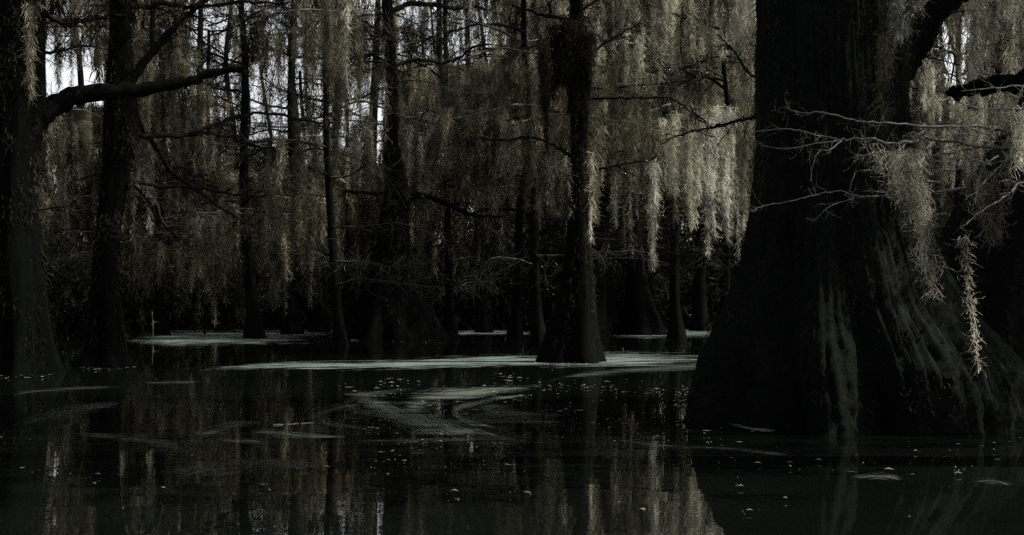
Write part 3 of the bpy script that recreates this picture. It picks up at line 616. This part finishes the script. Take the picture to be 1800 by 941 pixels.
sheet('pollen_swirl', [(360, 772), (420, 778), (480, 784)], [4, 9, 4], M_dim, 'short pollen tail below the smear left of the floating stick', z=.014)
sheet('pollen_swirl', [(240, 836), (360, 824), (480, 818), (660, 828)], [10, 26, 24, 10], M_dim, 'faint brown pollen band across the lower left water', z=.009, m_=25)
sheet('pollen_swirl', [(235, 675), (300, 674), (370, 673)], [3, 6, 3], M_dim, 'small grey film patch right of the leaning left trunk', z=.014)
sheet('pollen_swirl', [(1220, 737), (1280, 744), (1330, 757), (1385, 758)], [7, 8, 8, 4], M_film, 'pale foam line at the foot of the giant trunk', z=.013)
sheet('pollen_swirl', [(1480, 842), (1545, 840), (1605, 846)], [5, 12, 5], M_scum, 'bright film patch alone on the dark water at lower right', z=.009)
sheet('pollen_swirl', [(1700, 850), (1745, 848), (1790, 858)], [4, 10, 5], M_scum, 'small dim film patch near the lower right edge', z=.009)
sheet('pollen_swirl', [(1040, 768), (1160, 785), (1300, 792), (1460, 814)], [5, 7, 7, 5], M_dim, 'thin film trail crossing right of centre toward the giant trunk', z=.009)
sheet('pollen_swirl', [(420, 760), (490, 764), (530, 768), (660, 772)], [6, 12, 10, 5], M_swirl, 'pollen loop under the floating stick', z=.010)

for i, (x0, y0, w_, h_, nm) in enumerate([(760, 712, 150, 26, 'outer left rim'), (790, 726, 130, 20, 'inner left rim'), (850, 700, 170, 12, 'upper edge'), (870, 756, 160, 14, 'lower edge'), (700, 736, 140, 24, 'far left side'), (905, 745, 110, 12, 'right tail')]):
    if i == 2: continue
    a0, a1 = (1.2, 5.0) if i not in (2, 3, 5) else (3.3, 6.1)
    if i in (3, 5): a0, a1 = .3, 2.9
    th = np.linspace(a0, a1, 7); sheet('pollen_swirl', [(x0 + w_ * math.cos(a), y0 - h_ * math.sin(a)) for a in th], [3, 8, 12, 15, 12, 7, 3], M_dim, 'fine curved pollen line on the %s of the hooked swirl' % nm, z=.016 + i * .0015, n=90, m_=11)

# flecks of leaf litter
mb = MB(); n = 900
zones = [((620, 1240), (665, 780), .6), ((1040, 1420), (580, 640), .08), ((0, 1800), (640, 920), .2), ((640, 900), (780, 830), .12)]
px, py = [], []
for (a, b_), (c_, d_), fr in zones:
    k = int(n * fr); cxs = rng.uniform(a, b_, 26); cys = rng.uniform(c_, d_, 26); j = rng.integers(0, 26, k)
    cl = rng.random(k) < .8
    px += list(np.where(cl, cxs[j] + rng.normal(0, 18, k), rng.uniform(a, b_, k))); py += list(np.where(cl, cys[j] + rng.normal(0, 5, k), rng.uniform(c_, d_, k)))
for cx_, cy_, rx_ in ((1004, 638, 62), (700, 598, 80), (188, 646, 48), (1515, 758, 285), (1128, 590, 46), (15, 657, 76)):
    th = rng.uniform(3.3, 6.1, 46); px += list(cx_ + np.cos(th) * rx_ * rng.uniform(1.0, 1.1, 46)); py += list(cy_ - np.sin(th) * (cy_ - HY) * .045 * rng.uniform(.6, 1.8, 46) * rx_ / 60)
for a, b_ in zip(px, py):
    if b_ < 582 or (a > 1235 and b_ < 757): continue
    c_ = water_at(a, b_); r = (.35 + 1.9 * rng.random() ** 3) * (.0045 * c_[1] ** .75 / 2); th = rng.uniform(0, 3.14); u = np.array([math.cos(th), math.sin(th), 0]) * r * rng.uniform(1, 2.2); q = np.array([-math.sin(th), math.cos(th), 0]) * r * .6
    c3 = np.array([c_[0], c_[1], .02]); up = np.array([0, 0, rng.uniform(.0, .012)])
    mb.add([c3 - u, c3 - q * .9 + up, c3 + u, c3 + q + up * .5], [[0, 1, 2, 3]])
M_fleck = bark_mat('dry_leaf_fleck', (.16, .16, .12), (.55, .55, .46), (.6, .6, .52), .5, 1, 20)
tag(mb.obj('leaf_litter', M_fleck, None, False), 'scattered pale leaf flecks floating over the dark water', 'leaf litter', kind='stuff')

def stick(name, label, a, b_, r0, r1, z0, z1, mat=M_twig, fork=0, cat='stick'):
    """a, b_ are (column, row) points where the stick lies over the water"""
    p0, p1 = water_at(*a), water_at(*b_); P0 = np.array([p0[0], p0[1], z0]); P1 = np.array([p1[0], p1[1], z1])
    mb = MB(); mid = (P0 + P1) / 2 + rng.normal(size=3) * .012; P, R = limb(mb, [P0, mid, P1], r0, r1, 8, 12)
    if fork: spray(mb, P, R, fork, .25, 2, .12, r0 * .6, r0 * .35)
    return tag(mb.obj(name, mat), label, cat)
M_white = bark_mat('bleached_wood', (.35, .35, .33), (.75, .75, .70), (.6, .6, .55), .3, 1, 10)
stick('floating_stick', 'bleached white straight stick floating on the water left of the hooked swirl', (480, 748), (552, 743.5), .008, .005, .004, .006, M_white)
def snag(label, px, yt, yb, D, r, lean=0, mat=M_dtwig, fork=3):
    b0 = W(px, HY + CH * F / D, D); t0 = W(px + lean, yt, D); b0[2] = -.3
    mb = MB(); P, R = limb(mb, [b0, (b0 + t0) / 2 + rng.normal(size=3) * .03, t0], r, r * .4, 7, 10)
    if fork: spray(mb, P, R, fork, .35, 2, .2, r * .6, r * .3, start=.5)
    return tag(mb.obj('broken_snag', mat), label, 'snag')
snag('thin upright snag poking from the water at the left end of the broad film', 268, 548, 592, 46, .035, 0, M_twig, 2)
snag('short dark snag leaning left in the broad film', 363, 568, 590, 50, .06, -6)
snag('small snag behind the middle of the broad film', 412, 574, 588, 52, .05, 2)
snag('forked snag on the water just left of the swollen-footed cypress', 590, 570, 585, 54, .05, 3, M_twig, 5)
snag('small pale snag before the foot of the swollen-footed cypress', 742, 588, 597, 43, .03, 2, M_twig, 5)
# pale driftwood on the far bank
D = 60; q = W(1228, 572, D); mb = MB()
for a in ((-.35, 0, -.05, .3, 0, .12), (-.2, .1, .0, .25, -.1, .28), (-.05, 0, .1, -.15, 0, .9), (-.1, 0, .45, -.45, 0, .62), (.0, 0, .05, .42, .1, .05)):
    P, R = limb(mb, [a[:3], (np.array(a[:3]) + np.array(a[3:])) / 2 + rng.normal(size=3) * .03, a[3:]], .07, .03, 7, 8)
tag(mb.obj('driftwood', M_white, None, True, (q[0], D, .06)), 'pale heap of broken driftwood standing on the far film beside the giant trunk', 'driftwood')

# ---------------------------------------------------------------- render settings
SC.view_settings.view_transform = 'Standard'; SC.view_settings.look = 'None'; SC.view_settings.exposure = 0; SC.view_settings.gamma = 1
SC.cycles.use_denoising = False; SC.cycles.max_bounces = 6; SC.cycles.diffuse_bounces = 2; SC.cycles.transparent_max_bounces = 12; SC.cycles.sample_clamp_indirect = 3
SC.cycles.caustics_reflective = False; SC.cycles.caustics_refractive = False
print('curtains', nC)
